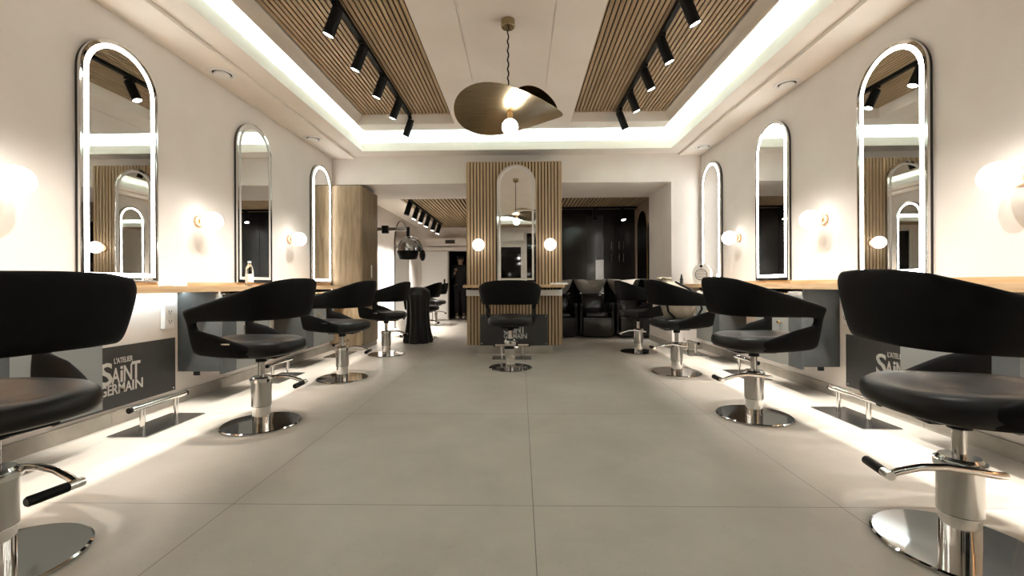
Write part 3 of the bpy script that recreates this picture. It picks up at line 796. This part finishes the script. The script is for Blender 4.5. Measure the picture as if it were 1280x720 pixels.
# ------------------------------------------------------------------ person in the dark doorway
def skin(name, verts, edges, radii, m, parent, sub=2, root=0):
    me = bpy.data.meshes.new(name); me.from_pydata(verts, edges, []); me.materials.append(m)
    o = bpy.data.objects.new(name, me); COL.objects.link(o); o.parent = parent
    mod = o.modifiers.new('skin', 'SKIN'); mod.use_smooth_shade = True
    for i, r in enumerate(radii):
        sv = me.skin_vertices[0].data[i]; sv.radius = (r, r) if not isinstance(r, tuple) else r
        sv.use_root = (i == root)
    s = o.modifiers.new('sub', 'SUBSURF'); s.levels = sub; s.render_levels = sub
    return o
t = thing('person', 'person in dark clothes and cap standing in the dark doorway', 'person', (-1.555, 11.0, 0), .25)
bv = [(0, 0, .86), (0, 0, 1.02), (0, -.01, 1.20), (0, -.005, 1.34), (0, -.01, 1.41), (0, -.02, 1.49), (0, -.02, 1.57),
      (-.085, 0, .80), (-.09, -.02, .46), (-.09, .01, .08), (-.09, -.10, .045), (.085, 0, .80), (.09, -.01, .46), (.09, .02, .08), (.09, -.09, .045),
      (-.16, 0, 1.31), (-.20, -.02, 1.06), (-.17, -.20, 1.16), (-.155, -.25, 1.22), (.16, 0, 1.31), (.205, .02, 1.06), (.20, -.05, .83), (.20, -.07, .77)]
be = [(0, 1), (1, 2), (2, 3), (3, 4), (4, 5), (5, 6), (0, 7), (7, 8), (8, 9), (9, 10), (0, 11), (11, 12), (12, 13), (13, 14), (3, 15), (15, 16), (16, 17), (17, 18), (3, 19), (19, 20), (20, 21), (21, 22)]
br = [.12, .105, .125, .10, .05, .075, .07, .08, .055, .036, .03, .08, .055, .036, .03, .052, .04, .03, .025, .052, .04, .03, .025]
body = skin('body', bv, be, br, M['skin'], t)
obj('hair', MB().sphere((0, .028, 1.55), .092, 24, 12, (.95, .95, .95)), M['hair'], t, smooth=60)
mb = MB().sphere((0, -.01, 1.585), .102, 24, 12, (.98, 1.08, .62)); mb.box(-.07, .07, -.19, -.09, 1.565, 1.577, .004)
obj('cap', mb, M['cloth'], t, smooth=40)
jv = [(0, 0, .79)] + [bv[i] for i in (1, 2, 3)] + [bv[15], bv[16], bv[17], bv[19], bv[20], bv[21], (0, -.008, 1.42)]
skin('jacket', [(p[0], p[1], p[2]) for p in jv], [(0, 1), (1, 2), (2, 3), (3, 4), (4, 5), (5, 6), (3, 7), (7, 8), (8, 9), (3, 10)], [.150, .145, .155, .12, .068, .056, .045, .068, .056, .045, .085], M['cloth'], t)
tv = [bv[0], bv[7], bv[8], (-.09, .01, .13), bv[11], bv[12], (.09, .02, .13)]
skin('trousers', tv, [(0, 1), (1, 2), (2, 3), (0, 4), (4, 5), (5, 6)], [.13, .10, .075, .065, .10, .075, .065], M['cloth'], t)
for s in (-1, 1):
    obj('shoe', MB().sphere((s * .09, -.05 if s < 0 else -.04, .045), .06, 20, 10, (.8, 2.0, .75)), M['shoe'], t, smooth=60)
def hand(c, d, up, side, curl):
    c, d, up, side = Vector(c), Vector(d).normalized(), Vector(up).normalized(), Vector(side).normalized()
    vs = [c, c + d * .045, ]; es = [(0, 1)]; rr = [.022, .026]
    for k, ln in enumerate((.062, .072, .068, .052)):
        b0 = c + d * .05 + side * (.021 - .014 * k)
        i = len(vs); vs += [b0, b0 + d * ln * .5 - up * curl * .4, b0 + d * ln * .8 - up * curl]; es += [(1, i), (i, i + 1), (i + 1, i + 2)]; rr += [.009, .008, .007]
    i = len(vs); vs += [c + d * .02 + side * .03, c + d * .045 + side * .05 - up * .01]; es += [(0, i), (i, i + 1)]; rr += [.010, .008]
    return vs, es, rr
for nm, c, d, up, sd in (('hand', (-.155, -.255, 1.225), (.1, -.5, .7), (0, .6, .5), (1, 0, 0)), ('hand', (.20, -.07, .77), (0, -.1, -1), (-1, 0, 0), (0, -1, 0))):
    vs, es, rr = hand(c, d, up, sd, .03)
    skin(nm, [tuple(v) for v in vs], es, rr, M['skin'], t, 1)
nose = MB().sphere((0, -.10, 1.50), .016, 12, 8, (.8, 1.2, 1.5)); obj('nose', nose, M['skin'], body, smooth=60)
for s in (-1, 1):
    obj('eye', MB().sphere((s * .028, -.088, 1.525), .009, 12, 8), M['hair'], body, smooth=60)
    obj('ear', MB().sphere((s * .078, -.01, 1.515), .022, 12, 8, (.4, .8, 1.3)), M['skin'], body, smooth=60)
obj('mouth', MB().sphere((0, -.092, 1.462), .016, 12, 8, (1.2, .5, .35)), M['skin'], body, smooth=60)

# ------------------------------------------------------------------ entrance furnishings seen in the tower mirror
t = thing('wall_mounted_air_conditioner', 'white air conditioner above the entrance door seen in the tower mirror', 'air conditioner', (-.35, YF, 2.2))
obj('body', MB().box(-.45, .45, .001, .20, .0, .26, .02), M['whitep'], t, smooth=40)
obj('flap', MB().box(-.40, .40, .2005, .206, .02, .07, .002), M['white'], t)

# ------------------------------------------------------------------ cove LED tapes (real strips on the ledge behind the lip) + lamps
CC = (.66, .95, 1)
tp = tag(obj('led_tape', MB().box(-2.16, -2.145, YT - .2, 5.5, 2.6605, 2.664).box(2.035, 2.05, YT - .2, 5.5, 2.6605, 2.664).box(-2.1, 1.99, 5.65, 5.665, 2.6605, 2.664).box(-2.1, 1.99, YT - .36, YT - .345, 2.6605, 2.664), M['ledtape']), 'cool white light tape hidden in the ceiling cove', 'light strip')
E_CV = 4.2
ly = (5.5 + YT) / 2; ll = 5.5 - YT
for x in (-2.2, 2.09): light('AREA', 'cove lamp', (x, ly, 2.667), E_CV * ll, CC, (PI, 0, 0), shape='RECTANGLE', size=.05, size_y=ll)
light('AREA', 'cove lamp', (-.05, 5.70, 2.667), E_CV * 4, CC, (PI, 0, 0), shape='RECTANGLE', size=4.1, size_y=.05)
light('AREA', 'cove lamp', (-.05, YT - .40, 2.667), E_CV * 4, CC, (PI, 0, 0), shape='RECTANGLE', size=4.1, size_y=.05)
# light profile let into the underside of the worktops
E_PR = 5.5
for x in (XL + .325, XR - .31):
    light('AREA', 'profile lamp', (x, (YF + 6.0) / 2, .8615), E_PR * 7.5, (1, .95, .86), (0, 0, 0), shape='RECTANGLE', size=.002, size_y=7.4)
for x in (XL + .05, XR - .05):
    light('AREA', 'worktop back lamp', (x, 2.75, .830), 1.2, (.8, .95, 1), (0, 0, 0), shape='RECTANGLE', size=.012, size_y=.8)

# ------------------------------------------------------------------ world, camera, view
w = bpy.data.worlds.new('night'); SC.world = w; w.use_nodes = True
w.node_tree.nodes['Background'].inputs['Color'].default_value = (.02, .022, .028, 1)
w.node_tree.nodes['Background'].inputs['Strength'].default_value = 1
cam = bpy.data.cameras.new('camera'); co = bpy.data.objects.new('camera', cam); COL.objects.link(co)
cam.sensor_width = 36; cam.lens = 36 * 535 / 1280; cam.clip_start = .05; cam.clip_end = 60
cam.shift_y = -4 / 1280
yaw, roll = .0204, .0044
c_, s_ = math.cos(yaw), math.sin(yaw)
fw = Vector((-s_, c_, 0)); rt = Vector((c_, s_, 0)); up = Vector((0, 0, 1))
R = rt * math.cos(roll) - up * math.sin(roll); U = up * math.cos(roll) + rt * math.sin(roll)
co.matrix_world = Matrix(((R.x, U.x, -fw.x, 0), (R.y, U.y, -fw.y, 0), (R.z, U.z, -fw.z, .872), (0, 0, 0, 1)))
SC.camera = co
vs = SC.view_settings
SC.display_settings.display_device = 'sRGB'
vs.view_transform = 'Standard'; vs.look = 'None'; vs.exposure = 1.0; vs.gamma = 1; vs.use_curve_mapping = False
cy = SC.cycles
cy.max_bounces = 10; cy.diffuse_bounces = 5; cy.glossy_bounces = 6; cy.transmission_bounces = 6
cy.caustics_reflective = False; cy.caustics_refractive = False
cy.sample_clamp_indirect = 8
cy.use_denoising = True
